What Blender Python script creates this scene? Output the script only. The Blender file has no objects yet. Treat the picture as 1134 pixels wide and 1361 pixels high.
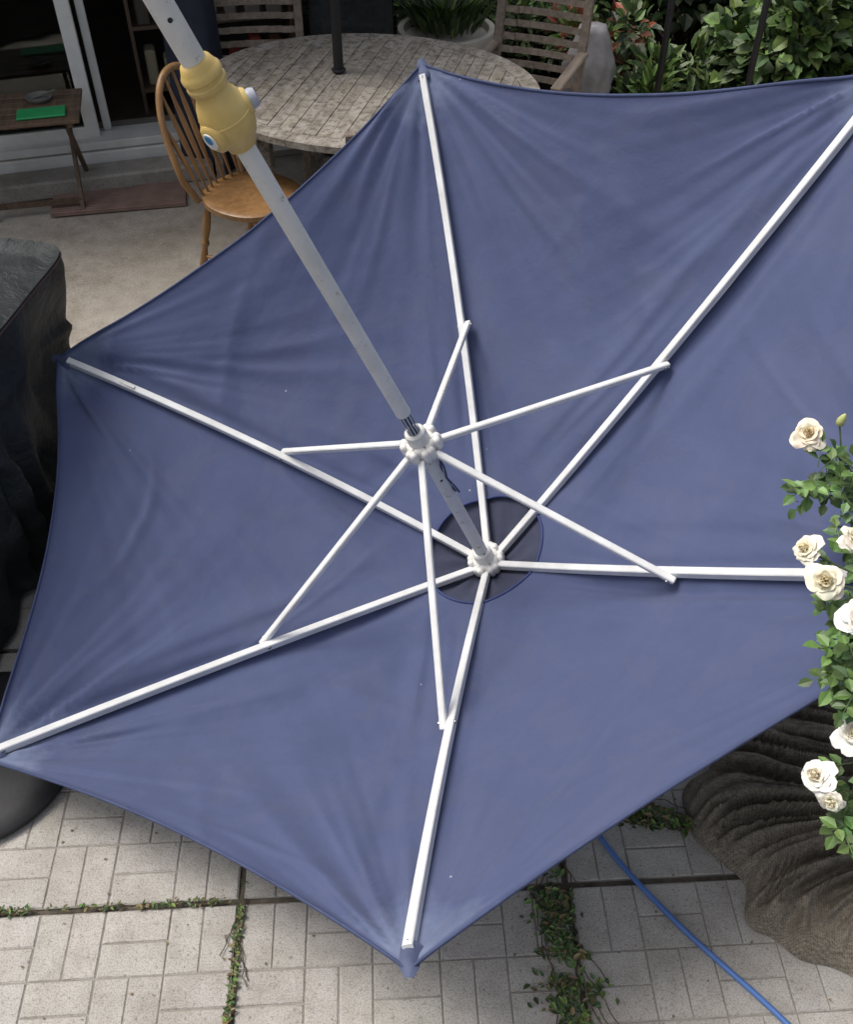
import bpy, math, random
from mathutils import Vector as V, Matrix, noise
R=math.radians
rnd=random.Random(7)
scene=bpy.context.scene
scene.view_settings.view_transform='Standard'
scene.view_settings.look='None'
scene.view_settings.exposure=0

# ------------------------------------------------------------ materials
def nodes_mat(name):
    m=bpy.data.materials.new(name); m.use_nodes=True
    nt=m.node_tree; b=nt.nodes['Principled BSDF']
    return m,nt,b
def ramp(nt,fac,stops):
    r=nt.nodes.new('ShaderNodeValToRGB'); e=r.color_ramp.elements
    while len(e)<len(stops): e.new(.5)
    for i,(p,c) in enumerate(stops):
        e[i].position=p; e[i].color=(*c,1) if len(c)==3 else c
    nt.links.new(fac,r.inputs[0]); return r.outputs[0]
def mix(nt,f,a,b,mode='MIX'):
    n=nt.nodes.new('ShaderNodeMix'); n.data_type='RGBA'; n.blend_type=mode
    for s,i in ((f,0),(a,6),(b,7)):
        if isinstance(s,(int,float)): n.inputs[i].default_value=s
        elif isinstance(s,tuple): n.inputs[i].default_value=(*s,1)
        else: nt.links.new(s,n.inputs[i])
    return n.outputs[2]
def coord(nt,kind='Object'):
    return nt.nodes.new('ShaderNodeTexCoord').outputs[kind]
def noise_t(nt,co,scale,detail=3,rough=.55,sc=None,dist=0):
    n=nt.nodes.new('ShaderNodeTexNoise'); n.inputs['Scale'].default_value=scale
    n.inputs['Detail'].default_value=detail; n.inputs['Roughness'].default_value=rough
    n.inputs['Distortion'].default_value=dist
    if sc:
        mp=nt.nodes.new('ShaderNodeMapping'); mp.inputs['Scale'].default_value=sc
        nt.links.new(co,mp.inputs[0]); co=mp.outputs[0]
    nt.links.new(co,n.inputs['Vector']); return n.outputs[0]
def bump(nt,b,h,strength,dist=.01,prev=None):
    n=nt.nodes.new('ShaderNodeBump'); n.inputs['Strength'].default_value=strength
    n.inputs['Distance'].default_value=dist
    nt.links.new(h,n.inputs['Height'])
    if prev is not None: nt.links.new(prev,n.inputs['Normal'])
    nt.links.new(n.outputs[0],b.inputs['Normal']); return n.outputs[0]
def simple(name,c1,c2=None,scale=8,rough=.6,bmp=.2,bscale=None,metal=0,tint=False,sc=None,bd=.004):
    m,nt,b=nodes_mat(name); co=coord(nt)
    c2=c2 or tuple(x*.7 for x in c1)
    nz=noise_t(nt,co,scale,3,.6,sc)
    col=ramp(nt,nz,[(.3,c2),(.7,c1)])
    if tint:
        a=nt.nodes.new('ShaderNodeAttribute'); a.attribute_name='tint'
        col=mix(nt,1.0,col,a.outputs[0],'MULTIPLY')
    nt.links.new(col,b.inputs['Base Color'])
    b.inputs['Roughness'].default_value=rough; b.inputs['Metallic'].default_value=metal
    if bmp>.11: bump(nt,b,noise_t(nt,co,bscale or scale*4,2,.6,sc),bmp,bd)
    return m

# ------------------------------------------------------------ mesh builder
class MB:
    def __init__(s): s.v=[];s.f=[];s.m=[];s.t=[];s.mi=0;s.ti=(1,1,1)
    def add(s,vs,fs):
        o=len(s.v); s.v+= [tuple(x) for x in vs]
        for f in fs: s.f.append(tuple(i+o for i in f)); s.m.append(s.mi); s.t.append(s.ti)
    def box(s,c,size,rot=None,bev=0.0):
        hx,hy,hz=[x/2 for x in size]; c=V(c); b=min(bev,hx*.9,hy*.9,hz*.9)
        M=rot if rot is not None else Matrix.Identity(3)
        if b<=0:
            vs=[V((x*hx,y*hy,z*hz)) for z in(-1,1) for y in(-1,1) for x in(-1,1)]
            fs=[(0,2,3,1),(4,5,7,6),(0,1,5,4),(2,6,7,3),(0,4,6,2),(1,3,7,5)]
        else:
            vs=[];idx={}
            for x in(-1,1):
                for y in(-1,1):
                    for z in(-1,1):
                        for a in range(3):
                            p=[x*(hx-b),y*(hy-b),z*(hz-b)]
                            p[a]=(x*hx,y*hy,z*hz)[a]
                            idx[(x,y,z,a)]=len(vs); vs.append(V(p))
            fs=[]
            for sg in(-1,1):
                q=lambda *k:idx[k]
                f=[q(sg,-1,-1,0),q(sg,1,-1,0),q(sg,1,1,0),q(sg,-1,1,0)]; fs.append(f if sg>0 else f[::-1])
                f=[q(-1,sg,-1,1),q(-1,sg,1,1),q(1,sg,1,1),q(1,sg,-1,1)]; fs.append(f if sg>0 else f[::-1])
                f=[q(-1,-1,sg,2),q(1,-1,sg,2),q(1,1,sg,2),q(-1,1,sg,2)]; fs.append(f if sg>0 else f[::-1])
            for a,b_ in((1,-1),(1,1),(-1,1),(-1,-1)):
                fs.append([idx[(a,b_,-1,0)],idx[(a,b_,1,0)],idx[(a,b_,1,1)],idx[(a,b_,-1,1)]])
                fs.append([idx[(a,-1,b_,0)],idx[(a,1,b_,0)],idx[(a,1,b_,2)],idx[(a,-1,b_,2)]])
                fs.append([idx[(-1,a,b_,1)],idx[(1,a,b_,1)],idx[(1,a,b_,2)],idx[(-1,a,b_,2)]])
            for x in(-1,1):
                for y in(-1,1):
                    for z in(-1,1): fs.append([idx[(x,y,z,0)],idx[(x,y,z,1)],idx[(x,y,z,2)]])
        s.add([M@p+c for p in vs],fs)
    def beam(s,a,b,w,h,up=V((0,0,1)),bev=0.0):
        a=V(a);b=V(b);d=b-a;L=d.length;x=d.normalized()
        y=V(up).cross(x)
        if y.length<1e-4: y=V((1,0,0)).cross(x)
        y.normalize(); z=x.cross(y)
        M=Matrix((x,y,z)).transposed()
        s.box((a+b)/2,(L,w,h),M,bev)
    def tube(s,pts,r,n=10,cap=True,flat=1.0,upv=None):
        pts=[V(p) for p in pts]; k=len(pts)
        rs=r if isinstance(r,(list,tuple)) else [r]*k
        vs=[];prev=None
        for i,p in enumerate(pts):
            t=(pts[min(i+1,k-1)]-pts[max(i-1,0)]).normalized()
            if prev is None:
                g=V(upv) if upv is not None else (V((0,0,1)) if abs(t.z)<.9 else V((1,0,0)))
                x=(g-t*g.dot(t)).normalized()
            else:
                x=(prev-t*prev.dot(t)).normalized()
            prev=x; y=t.cross(x)
            for j in range(n):
                a=2*math.pi*j/n
                vs.append(p+(x*math.cos(a)*flat+y*math.sin(a))*rs[i])
        fs=[(i*n+j,i*n+(j+1)%n,(i+1)*n+(j+1)%n,(i+1)*n+j) for i in range(k-1) for j in range(n)]
        if cap: fs+=[tuple(range(n))[::-1],tuple((k-1)*n+j for j in range(n))]
        s.add(vs,fs)
    def revolve(s,o,ax,prof,n=24):
        o=V(o);ax=V(ax).normalized()
        g=V((0,0,1)) if abs(ax.z)<.9 else V((1,0,0))
        x=(g-ax*g.dot(ax)).normalized();y=ax.cross(x);vs=[]
        for h,r in prof:
            for j in range(n):
                a=2*math.pi*j/n; vs.append(o+ax*h+(x*math.cos(a)+y*math.sin(a))*r)
        k=len(prof)
        fs=[(i*n+j,i*n+(j+1)%n,(i+1)*n+(j+1)%n,(i+1)*n+j) for i in range(k-1) for j in range(n)]
        fs+=[tuple(range(n))[::-1],tuple((k-1)*n+j for j in range(n))]
        s.add(vs,fs)
    def leaf(s,p,d,nrm,L,W,fold=.25):
        d=V(d).normalized();n=V(nrm);n=(n-d*n.dot(d))
        if n.length<1e-4:n=d.orthogonal()
        n.normalize();w=d.cross(n)
        p=V(p)
        vs=[p,p+d*L*.35+w*W*.5+n*W*fold,p+d*L*.35,p+d*L*.35-w*W*.5+n*W*fold,
            p+d*L*.7+w*W*.38+n*W*fold*.5,p+d*L*.72-n*L*.03,p+d*L*.7-w*W*.38+n*W*fold*.5,p+d*L-n*L*.1]
        s.add(vs,[(0,2,1),(0,3,2),(1,2,5,4),(2,3,6,5),(4,5,7),(5,6,7)])
    def finish(s,name,mats,smooth=False,parent=None,M=None,angle=None):
        me=bpy.data.meshes.new(name); me.from_pydata(s.v,[],s.f); 
        for m in mats: me.materials.append(m)
        me.polygons.foreach_set('material_index',s.m)
        ca=me.color_attributes.new('tint','FLOAT_COLOR','CORNER')
        buf=[]
        for f,t in zip(s.f,s.t): buf+= [t[0],t[1],t[2],1.0]*len(f)
        ca.data.foreach_set('color',buf)
        me.polygons.foreach_set('use_smooth',[smooth]*len(s.f))
        me.update()
        ob=bpy.data.objects.new(name,me); scene.collection.objects.link(ob)
        if smooth and angle:
            try: me.set_sharp_from_angle(angle=R(angle))
            except Exception: pass
        if parent: ob.parent=parent
        if M is not None: ob.matrix_world=M
        return ob
def empty(name,loc=(0,0,0)):
    e=bpy.data.objects.new(name,None); scene.collection.objects.link(e); e.location=loc; return e
def fbm(x,y,z=0,o=3):
    s=0;a=1;f=1
    for _ in range(o):
        s+=a*noise.noise(V((x*f,y*f,z*f)));a*=.5;f*=2
    return s
def sstep(a,b,x):
    t=max(0,min(1,(x-a)/(b-a)));return t*t*(3-2*t)

# ------------------------------------------------------------ camera, light
cam=bpy.data.cameras.new('camera'); camo=bpy.data.objects.new('camera',cam)
scene.collection.objects.link(camo); scene.camera=camo
camo.location=(0,0,2.6); camo.rotation_euler=(R(45),0,0)
cam.sensor_fit='HORIZONTAL'; cam.sensor_width=36; cam.lens=36*1300/1134; cam.clip_end=500; cam.clip_start=.05

SEL,SAZ=60,-75
w=bpy.data.worlds.new('World'); scene.world=w; w.use_nodes=True
nt=w.node_tree; bg=nt.nodes['Background']
sky=nt.nodes.new('ShaderNodeTexSky'); sky.sky_type='NISHITA'; sky.sun_disc=False
sky.sun_elevation=R(SEL); sky.sun_rotation=R(SAZ); sky.air_density=1.0; sky.dust_density=5.0; sky.ozone_density=.4
hs=nt.nodes.new('ShaderNodeHueSaturation');hs.inputs['Saturation'].default_value=.5
nt.links.new(sky.outputs[0],hs.inputs['Color']);nt.links.new(hs.outputs[0],bg.inputs[0]); bg.inputs[1].default_value=.15
sun=bpy.data.lights.new('sun','SUN'); sun.energy=2.25; sun.angle=R(24); sun.color=(1,.975,.94)
suno=bpy.data.objects.new('sun',sun); scene.collection.objects.link(suno)
el=R(SEL);az=R(SAZ)
sd=V((math.sin(az)*math.cos(el),math.cos(az)*math.cos(el),math.sin(el)))
suno.rotation_euler=sd.to_track_quat('Z','Y').to_euler()

# ------------------------------------------------------------ ground
soil=simple('soil',(.07,.055,.04),(.025,.02,.016),6,.95,.8,40)
mb=MB(); mb.add([(-60,-60,-.03),(60,-60,-.03),(60,60,-.03),(-60,60,-.03)],[(0,1,2,3)])
mb.finish('ground',[soil])

def concrete_mat(name,base,dark,tint,stain=False):
    m,nt,b=nodes_mat(name); co=coord(nt)
    big=noise_t(nt,co,1.8,4,.6); med=noise_t(nt,co,11,4,.65); fine=noise_t(nt,co,90,2,.7); vf=noise_t(nt,co,240,1,.6)
    c=ramp(nt,big,[(.3,dark),(.65,base)])
    c=mix(nt,1.0,c,ramp(nt,med,[(.3,(.80,.785,.76)),(.6,(1.03,1.03,1.03))]),'MULTIPLY')
    sp=ramp(nt,fine,[(.28,(.62,.6,.57)),(.42,(1,1,1)),(.62,(1,1,1)),(.75,(1.2,1.18,1.15))])
    c=mix(nt,1.0,c,sp,'MULTIPLY')
    sp2=ramp(nt,vf,[(.35,(.76,.75,.74)),(.55,(1.06,1.06,1.06))])
    c=mix(nt,1.0,c,sp2,'MULTIPLY')
    if stain:
        s1=noise_t(nt,co,2.6,5,.7,None,.3)
        c=mix(nt,1.0,c,ramp(nt,s1,[(.34,(.78,.76,.73)),(.47,(.97,.96,.95)),(.62,(1.02,1.02,1.02)),(.74,(1.10,1.10,1.09))]),'MULTIPLY')
    if tint:
        a=nt.nodes.new('ShaderNodeAttribute');a.attribute_name='tint'
        c=mix(nt,1.0,c,a.outputs[0],'MULTIPLY')
    nt.links.new(c,b.inputs['Base Color']); b.inputs['Roughness'].default_value=.92
    bump(nt,b,fine,.6,.003)
    return m
pav=concrete_mat('paver_concrete',(.475,.45,.415),(.385,.36,.325),True)
mort=simple('paver_joint',(.33,.305,.27),(.20,.18,.15),14,.95,.6,60)
groove=simple('slab_joint_soil',(.16,.135,.105),(.06,.048,.036),24,.95,.8,90)
rot=Matrix.Rotation(R(3.0),4,'Z')
P0=V((-.50,1.12,0))
def W2(x,y,z): return rot@V((x,y,z))+P0
mb=MB(); mb.mi=2
mb.add([W2(-3.2,-2.9,-.011),W2(4,-2.9,-.011),W2(4,2.4,-.011),W2(-3.2,2.4,-.011)],[(0,1,2,3)])
nm=5;mod=.864/nm; per=.88
for si in range(-3,4):
    for sj in range(-3,3):
        ox=si*per+.008; oy=sj*per+.008; ww=mod*nm
        mb.mi=1
        mb.add([W2(ox,oy,-.0035),W2(ox+ww,oy,-.0035),W2(ox+ww,oy+ww,-.0035),W2(ox,oy+ww,-.0035),
                W2(ox,oy,-.016),W2(ox+ww,oy,-.016),W2(ox+ww,oy+ww,-.016),W2(ox,oy+ww,-.016)],[(0,1,2,3),(0,4,5,1),(1,5,6,2),(2,6,7,3),(3,7,4,0)])
        mb.mi=0
        st=rnd.uniform(.95,1.05)
        for i in range(nm):
            for j in range(nm):
                for h in range(2):
                    if (i+j)%2: x0,y0,x1,y1=ox+i*mod,oy+j*mod+h*mod/2,ox+(i+1)*mod,oy+j*mod+(h+1)*mod/2
                    else: x0,y0,x1,y1=ox+i*mod+h*mod/2,oy+j*mod,ox+i*mod+(h+1)*mod/2,oy+(j+1)*mod
                    g=.0009;b=.0034;z=rnd.uniform(-.0005,.0005)
                    q=rnd.uniform(.95,1.04)*st; mb.ti=(q,q*rnd.uniform(.99,1.005),q*rnd.uniform(.985,1.01))
                    jt=lambda:rnd.uniform(-.0014,.0014)
                    vs=[W2(x0+g,y0+g,-.0040),W2(x1-g,y0+g,-.0040),W2(x1-g,y1-g,-.0040),W2(x0+g,y1-g,-.0040),
                        W2(x0+g+b+jt(),y0+g+b+jt(),z),W2(x1-g-b+jt(),y0+g+b+jt(),z),W2(x1-g-b+jt(),y1-g-b+jt(),z),W2(x0+g+b+jt(),y1-g-b+jt(),z)]
                    mb.add(vs,[(4,5,6,7),(0,1,5,4),(1,2,6,5),(2,3,7,6),(3,0,4,7)])
mb.finish('paved_patio',[pav,mort,groove])

conc=concrete_mat('old_concrete',(.45,.41,.355),(.36,.325,.275),False,True)
conc2=concrete_mat('step_concrete',(.40,.37,.33),(.28,.255,.22),False)
mb=MB()
nx,ny=60,30
vs=[(-7+i*10/nx,3.3+j*2.9/ny,-.002+.006*fbm((-7+i*10/nx)*1.2,(3.3+j*2.9/ny)*1.2)) for j in range(ny+1) for i in range(nx+1)]
mb.add(vs,[(j*(nx+1)+i,j*(nx+1)+i+1,(j+1)*(nx+1)+i+1,(j+1)*(nx+1)+i) for j in range(ny) for i in range(nx)])
mb.finish('concrete_patio',[conc],True)

# ------------------------------------------------------------ leaves material
def leaf_mat(name,c1,rough=.5):
    m,nt,b=nodes_mat(name)
    a=nt.nodes.new('ShaderNodeAttribute');a.attribute_name='tint'
    c=mix(nt,1.0,c1,a.outputs[0],'MULTIPLY')
    nz=noise_t(nt,coord(nt),30,1)
    c=mix(nt,1.0,c,ramp(nt,nz,[(.3,(.65,.65,.65)),(.7,(1.15,1.15,1.15))]),'MULTIPLY')
    nt.links.new(c,b.inputs['Base Color']);b.inputs['Roughness'].default_value=rough
    return m
lf_dark=leaf_mat('leaf_dark',(.055,.092,.032))
lf_mid=leaf_mat('leaf_mid',(.125,.20,.052))
lf_rose=leaf_mat('rose_leaf',(.105,.185,.06))
lf_dry=leaf_mat('leaf_dry',(.18,.14,.075))
lf_red=leaf_mat('leaf_red',(.24,.07,.035))
stem_m=simple('stem_bark',(.12,.09,.055),(.06,.045,.03),30,.8,.0)
stem_g=simple('green_stem',(.13,.18,.07),(.08,.12,.045),30,.6,.0)
def rv(): 
    while True:
        v=V((rnd.uniform(-1,1),rnd.uniform(-1,1),rnd.uniform(-1,1)))
        if .05<v.length<1: return v
def lt(a=.6,b=1.35):
    q=rnd.uniform(a,b); return (q*rnd.uniform(.85,1.15),q,q*rnd.uniform(.7,1.1))
def bush(name,c,size,n,L,mats,probs,nclump=14,up=.4,base=None,wid=.5):
    mb=MB(); c=V(c); size=V(size)
    base=V(base) if base else V((c.x,c.y,0))
    cl=[]
    for i in range(nclump):
        d=rv(); p=c+V((d.x*size.x,d.y*size.y,d.z*size.z)); cl.append((p,rnd.uniform(.55,1.25)))
        mb.mi=len(mats); m=(base+p)/2+V((rnd.uniform(-.05,.05),rnd.uniform(-.05,.05),.05))
        mb.tube([base+V((rnd.uniform(-.05,.05),rnd.uniform(-.05,.05),0)),m,p],[.008,.005,.002],5)
    cs=min(size)*.55
    for i in range(n):
        p0,q=cl[rnd.randrange(nclump)]
        p=p0+rv()*cs
        if p.z<.01: p.z=.01+rnd.random()*.03
        d=(p-p0).normalized()*.7+rv()*.6+V((0,0,up*.3))
        mb.mi=rnd.choices(range(len(mats)),probs)[0]
        t=lt(); mb.ti=tuple(x*q for x in t)
        l=L*rnd.uniform(.6,1.2)
        mb.leaf(p,d,V((rnd.uniform(-.5,.5),rnd.uniform(-.8,.2),1)),l,l*wid)
    return mb.finish(name,mats+[stem_m])

# ------------------------------------------------------------ weeds in seams, creeping vine
def weeds(name,path,width,n,L,hmax,stems=True,dry=.2,gap=-.02):
    mb=MB(); path=[V((*p,0)) for p in path]
    def at(t):
        t*=len(path)-1;i=min(int(t),len(path)-2);return path[i].lerp(path[i+1],t-i)
    if stems:
        mb.mi=3
        for k in range(max(4,n//60)):
            t0=rnd.random()*.9;pts=[]
            off=rnd.uniform(-width,width)*.8;dr=rnd.uniform(-.012,.012)*min(1,width/.03)
            for j in range(9):
                q=at(min(1,t0+j*.025)); pts.append(q+V((off+dr*j+rnd.uniform(-.006,.006),rnd.uniform(-.006,.006),rnd.uniform(.003,hmax*.5))))
            mb.tube(pts,.0014,4)
    for i in range(n):
        t=rnd.random(); q=at(t)
        dens=noise.noise(V((q.x*8,q.y*8,3.3)))+.4*noise.noise(V((q.x*30,q.y*30,1)))
        if dens<gap and rnd.random()<.88: continue
        wloc=width*(.5+1.0*abs(noise.noise(V((q.x*5,q.y*5,9)))))
        g=rnd.gauss(0,.5)
        p=q+V((g*wloc,rnd.gauss(0,.3)*min(width,.02),.003+rnd.random()*hmax*max(.15,1-abs(g))))
        a=rnd.uniform(0,6.28); d=V((math.cos(a),math.sin(a),rnd.uniform(-.1,.5)))
        mb.mi=2 if rnd.random()<dry else rnd.choice((0,0,1)); mb.ti=lt(.7,1.6)
        l=L*rnd.uniform(.6,1.3); mb.leaf(p,d,V((rnd.uniform(-.4,.4),rnd.uniform(-.4,.4),1)),l,l*.5)
    return mb.finish(name,[lf_dark,lf_mid,lf_dry,stem_m])
weeds('joint_weeds',[(-1.6,1.065),(-1.1,1.09),(-.5,1.12)],.008,420,.014,.02,dry=.4)
weeds('joint_weeds',[(-.5,1.22),(-.495,1.0),(-.485,.7)],.011,420,.014,.02,dry=.4)
weeds('creeping_vine',[(.30,1.45),(.33,1.2),(.35,1.0),(.37,.8),(.38,.66)],.075,1500,.021,.03,dry=.22,gap=-.06)
weeds('creeping_vine',[(.48,1.5),(.60,1.38),(.74,1.32),(.9,1.36)],.10,1700,.023,.04,dry=.25,gap=-.2)
mb=MB()
for i in range(200):
    x_=rnd.uniform(-1.2,1.2);y_=rnd.uniform(.5,1.5);a=rnd.uniform(0,6.28)
    mb.mi=0;mb.ti=lt(.5,1.3);l=rnd.choice((.003,.004,.006,.010));mb.leaf((x_,y_,.0035),(math.cos(a),math.sin(a),.05),(rnd.uniform(-.2,.2),0,1),l,l*.6,.1)
mb.finish('leaf_litter',[lf_dry])

# ------------------------------------------------------------ hose
hose_m=simple('blue_hose_rubber',(.09,.20,.50),(.06,.14,.38),6,.4,.05)
mb=MB(); pts=[]
hp=[V((.30,1.75,.01)),V((.42,1.45,.01)),V((.52,1.245,.01)),V((.66,1.06,.01)),V((.76,.95,.01)),V((.88,.82,.01)),V((1.05,.6,.01)),V((1.25,.2,.01))]
for i in range(len(hp)-1):
    a=hp[max(i-1,0)];b=hp[i];c=hp[i+1];d=hp[min(i+2,len(hp)-1)]
    for k in range(8):
        t=k/8; pts.append(.5*((2*b)+(-a+c)*t+(2*a-5*b+4*c-d)*t*t+(-a+3*b-3*c+d)*t**3))
mb.tube(pts,.0075,12); mb.finish('garden_hose',[hose_m],True)

# ------------------------------------------------------------ UMBRELLA
A=V((.218,2.285,.057)); RN=V((-.015,2.147,.732)); PP=V((-.366,1.941,1.699))
J=[V(p) for p in [(.127,2.944,.591),(.741,2.533,.735),(.683,1.807,.557),(.069,1.500,.278),(-.498,1.882,.123),(-.510,2.603,.272)]]
T=[V(p) for p in [(-.013,3.543,1.244),(1.253,2.706,1.549),(1.161,1.291,1.129),(-.036,.773,.577),(-1.177,1.439,.235),(-1.271,2.827,.528)]]
U=(PP-A).normalized()
def rib(k,t):
    k%=6; tj=(J[k]-A).length/((J[k]-A).length+(T[k]-J[k]).length)
    l0=(t-tj)*(t-1)/((0-tj)*(0-1)); l1=t*(t-1)/(tj*(tj-1)); l2=t*(t-tj)/(1*(1-tj))
    return A*l0+J[k]*l1+T[k]*l2
umb=empty('patio_umbrella')
white=simple('white_enamel',(.80,.80,.79),(.64,.64,.62),11,.35,.05,60)
def pole_material():
    m,nt,b=nodes_mat('grey_pole_enamel'); co=coord(nt)
    c=ramp(nt,noise_t(nt,co,7,5,.65),[(.3,(.60,.60,.57)),(.6,(.73,.73,.70))])
    s=ramp(nt,noise_t(nt,co,38,4,.75),[(.30,(.5,.45,.36)),(.40,(1,1,1))])
    c=mix(nt,1.0,c,s,'MULTIPLY'); nt.links.new(c,b.inputs['Base Color']); b.inputs['Roughness'].default_value=.45
    return m
polem=pole_material()
plast=simple('white_plastic',(.78,.77,.74),(.62,.60,.56),22,.42,.05)
navy_d=simple('dark_navy',(.02,.025,.05),(.012,.015,.03),20,.7,.0)
rivet=simple('rivet_metal',(.35,.35,.36),(.25,.25,.26),20,.35,0,metal=.8)

for k in range(6):
    mb=MB(); n=24
    vs=[];fs=[]
    hw,hh=.0118,.013
    for i in range(n+1):
        t=.025+(1-.025)*i/n
        p=rib(k,t); tg=(rib(k,t+.01)-rib(k,t-.01)).normalized(); s_=tg.cross(U).normalized(); up=s_.cross(tg).normalized()
        b=.0025
        for (a,c) in ((-hw+b,-hh),(hw-b,-hh),(hw,-hh+b),(hw,hh-b),(hw-b,hh),(-hw+b,hh),(-hw,hh-b),(-hw,-hh+b)):
            vs.append(p+s_*a+up*c)
    m8=8
    fs=[(i*m8+j,i*m8+(j+1)%m8,(i+1)*m8+(j+1)%m8,(i+1)*m8+j) for i in range(n) for j in range(m8)]
    fs+=[tuple(range(8))[::-1],tuple(n*8+j for j in range(8))]
    mb.add(vs,fs)
    mb.finish('rib_%d'%(k+1),[white],parent=umb)
    mb=MB(); e=(J[k]-RN).normalized(); rad=(J[k]-A).normalized()
    s_=rad.cross(U).normalized()
    a=RN+(e*.05); sideoff=s_*.0225
    b=J[k]+e*.02+U*.006
    mb.beam(a+sideoff*.2,b+sideoff,.0205,.019,U,.003)
    mb.mi=1
    mb.tube([J[k]-s_*.014+U*.004,J[k]+s_*.037+U*.004],.006,10)
    mb.finish('stretcher_%d'%(k+1),[white,rivet],parent=umb)
def hub_part(name,c,r,h):
    mb=MB()
    mb.revolve(c-U*h*.5,U,[(0,r*.5),(0,r*.74),(h*.12,r*.80),(h*.70,r*.80),(h*.85,r*.72),(h*.9,r*.66),(h*.9,r*.45)],32)
    for k in range(6):
        d=(J[k]-A); d=(d-U*d.dot(U)).normalized()
        for sg in(-1,1):
            s_=d.cross(U).normalized()*sg
            p=c+d*r*.80+s_*.0185
            mb.revolve(p-U*h*.42,U,[(0,.006),(0,.011),(h*.1,.0135),(h*.66,.0135),(h*.8,.011),(h*.86,.006),(h*.87,.0)],14)
    mb.revolve(c+U*h*.3,U,[(0,r*.56),(h*.5,r*.56),(h*.9,r*.53),(h*1.0,r*.44)],28)
    mb.mi=1
    for k in range(6):
        d=(J[k]-A); d=(d-U*d.dot(U)).normalized();a=math.pi/6
        d2=(Matrix.Rotation(a,3,U)@d)
        p=c+d2*r*.62+U*h*.405; mb.revolve(p,U,[(0,.0035),(.0012,.003),(.0012,0)],8)
    mb.finish(name,[plast,rivet],True,umb,angle=40)
hub_part('runner',RN,.058,.05)
hub_part('top_hub',A+U*.035,.060,.05)
mb=MB()
mb.tube([A+U*.02,RN+U*.06],.0215,28); mb.tube([RN+U*.15,PP+U*.08],.0215,28)
mb.tube([PP+U*.20,PP+U*1.05],.0245,28)
mb.mi=1
for h in (.10,.56):
    q=A+U*h; sd2=(V((.1,-.6,.6))); sd2=(sd2-U*sd2.dot(U)).normalized()
    q=q+sd2*.0205; mb.tube([q-sd2*.002,q+sd2*.0018],.0045,10)
for h in (.31,.36):
    q=PP+U*h; sd2=(V((.3,-.9,.1))); sd2=(sd2-U*sd2.dot(U)).normalized()
    q=q+sd2*.023; mb.tube([q-sd2*.002,q+sd2*.0018],.005,10)
mb.finish('pole',[polem,navy_d],True,umb,angle=40)
mb=MB()
a=RN+U*.05;n=24
x=U.orthogonal().normalized();y=U.cross(x)
for j in range(n):
    a0=2*math.pi*j/n;a1=2*math.pi*(j+1)/n
    mb.mi=j%2
    r=.0185 if j%2 else .0205
    c0=(x*math.cos(a0)+y*math.sin(a0))*r;c1=(x*math.cos(a1)+y*math.sin(a1))*r
    mb.add([a+c0,a+c1,a+c1+U*.105,a+c0+U*.105],[(0,1,2,3)])
mb.finish('pole_grip_section',[simple('slot_grey',(.40,.44,.52),(.35,.38,.45),10,.4,0),navy_d],False,umb)
mb=MB(); cd=V((.9,-.3,.1)); cd=(cd-U*cd.dot(U)).normalized()
for k in range(2):
    pts=[RN-U*.02+cd*.022]
    for i in range(1,9):
        pts.append(RN-U*(.03+.028*i)+cd*(.026+.008*math.sin(i*.8+k*1.4))+y*.004*math.sin(i*1.1+k*2))
    mb.tube(pts,.003,8)
mb.finish('pull_cord',[simple('cord_blue',(.05,.065,.15),(.03,.04,.10),30,.8,0)],True,umb)

# tilt housing
yel=simple('yellowed_plastic',(.72,.54,.20),(.56,.38,.11),10,.40,.12,90)
mb=MB(); HO=PP+U*.024
mb.revolve(HO,U,[(0,.022),(0,.031),(.012,.034),(.022,.043),(.04,.051),(.062,.0545),(.085,.0535),(.104,.047),(.120,.038),(.128,.034),(.133,.0335),
   (.136,.0385),(.143,.0415),(.149,.0415),(.152,.038),(.157,.038),(.162,.042),(.170,.042),(.176,.038),(.182,.035),(.190,.032),(.195,.025)],40)
mb.revolve(HO+U*.070,U,[(0,.0543),(.001,.0556),(.004,.0556),(.005,.0540)],40)
q=HO+U*.055
sd1=V((-.62,-.75,.0)); sd1=(sd1-U*sd1.dot(U)).normalized()
mb.revolve(q+sd1*.03,sd1,[(0,.034),(.016,.034),(.024,.031),(.029,.024),(.030,.0)],30)
sdr=V((.9,.30,.3)); sdr=(sdr-U*sdr.dot(U)).normalized(); q2=HO+U*.075
mb.revolve(q2+sdr*.03,sdr,[(0,.03),(.02,.028),(.026,.024),(.026,0)],24)
mb.mi=1
mb.revolve(q2+sdr*.054,sdr,[(0,.020),(.010,.020),(.018,.016),(.020,0)],24)
mb.mi=2
mb.revolve(q+sd1*.0602,sd1,[(0,.019),(.0022,.018),(.0022,0)],24)
mb.mi=3
mb.revolve(q+sd1*.0626+U*.005,sd1,[(0,.010),(.0008,.010),(.0008,0)],16)
mb.finish('tilt_housing',[yel,simple('knob_grey',(.50,.52,.58),(.36,.38,.43),20,.4,0),plast,simple('sticker_blue',(.05,.25,.5),(.04,.2,.4),20,.5,0)],True,umb,angle=38)

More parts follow.
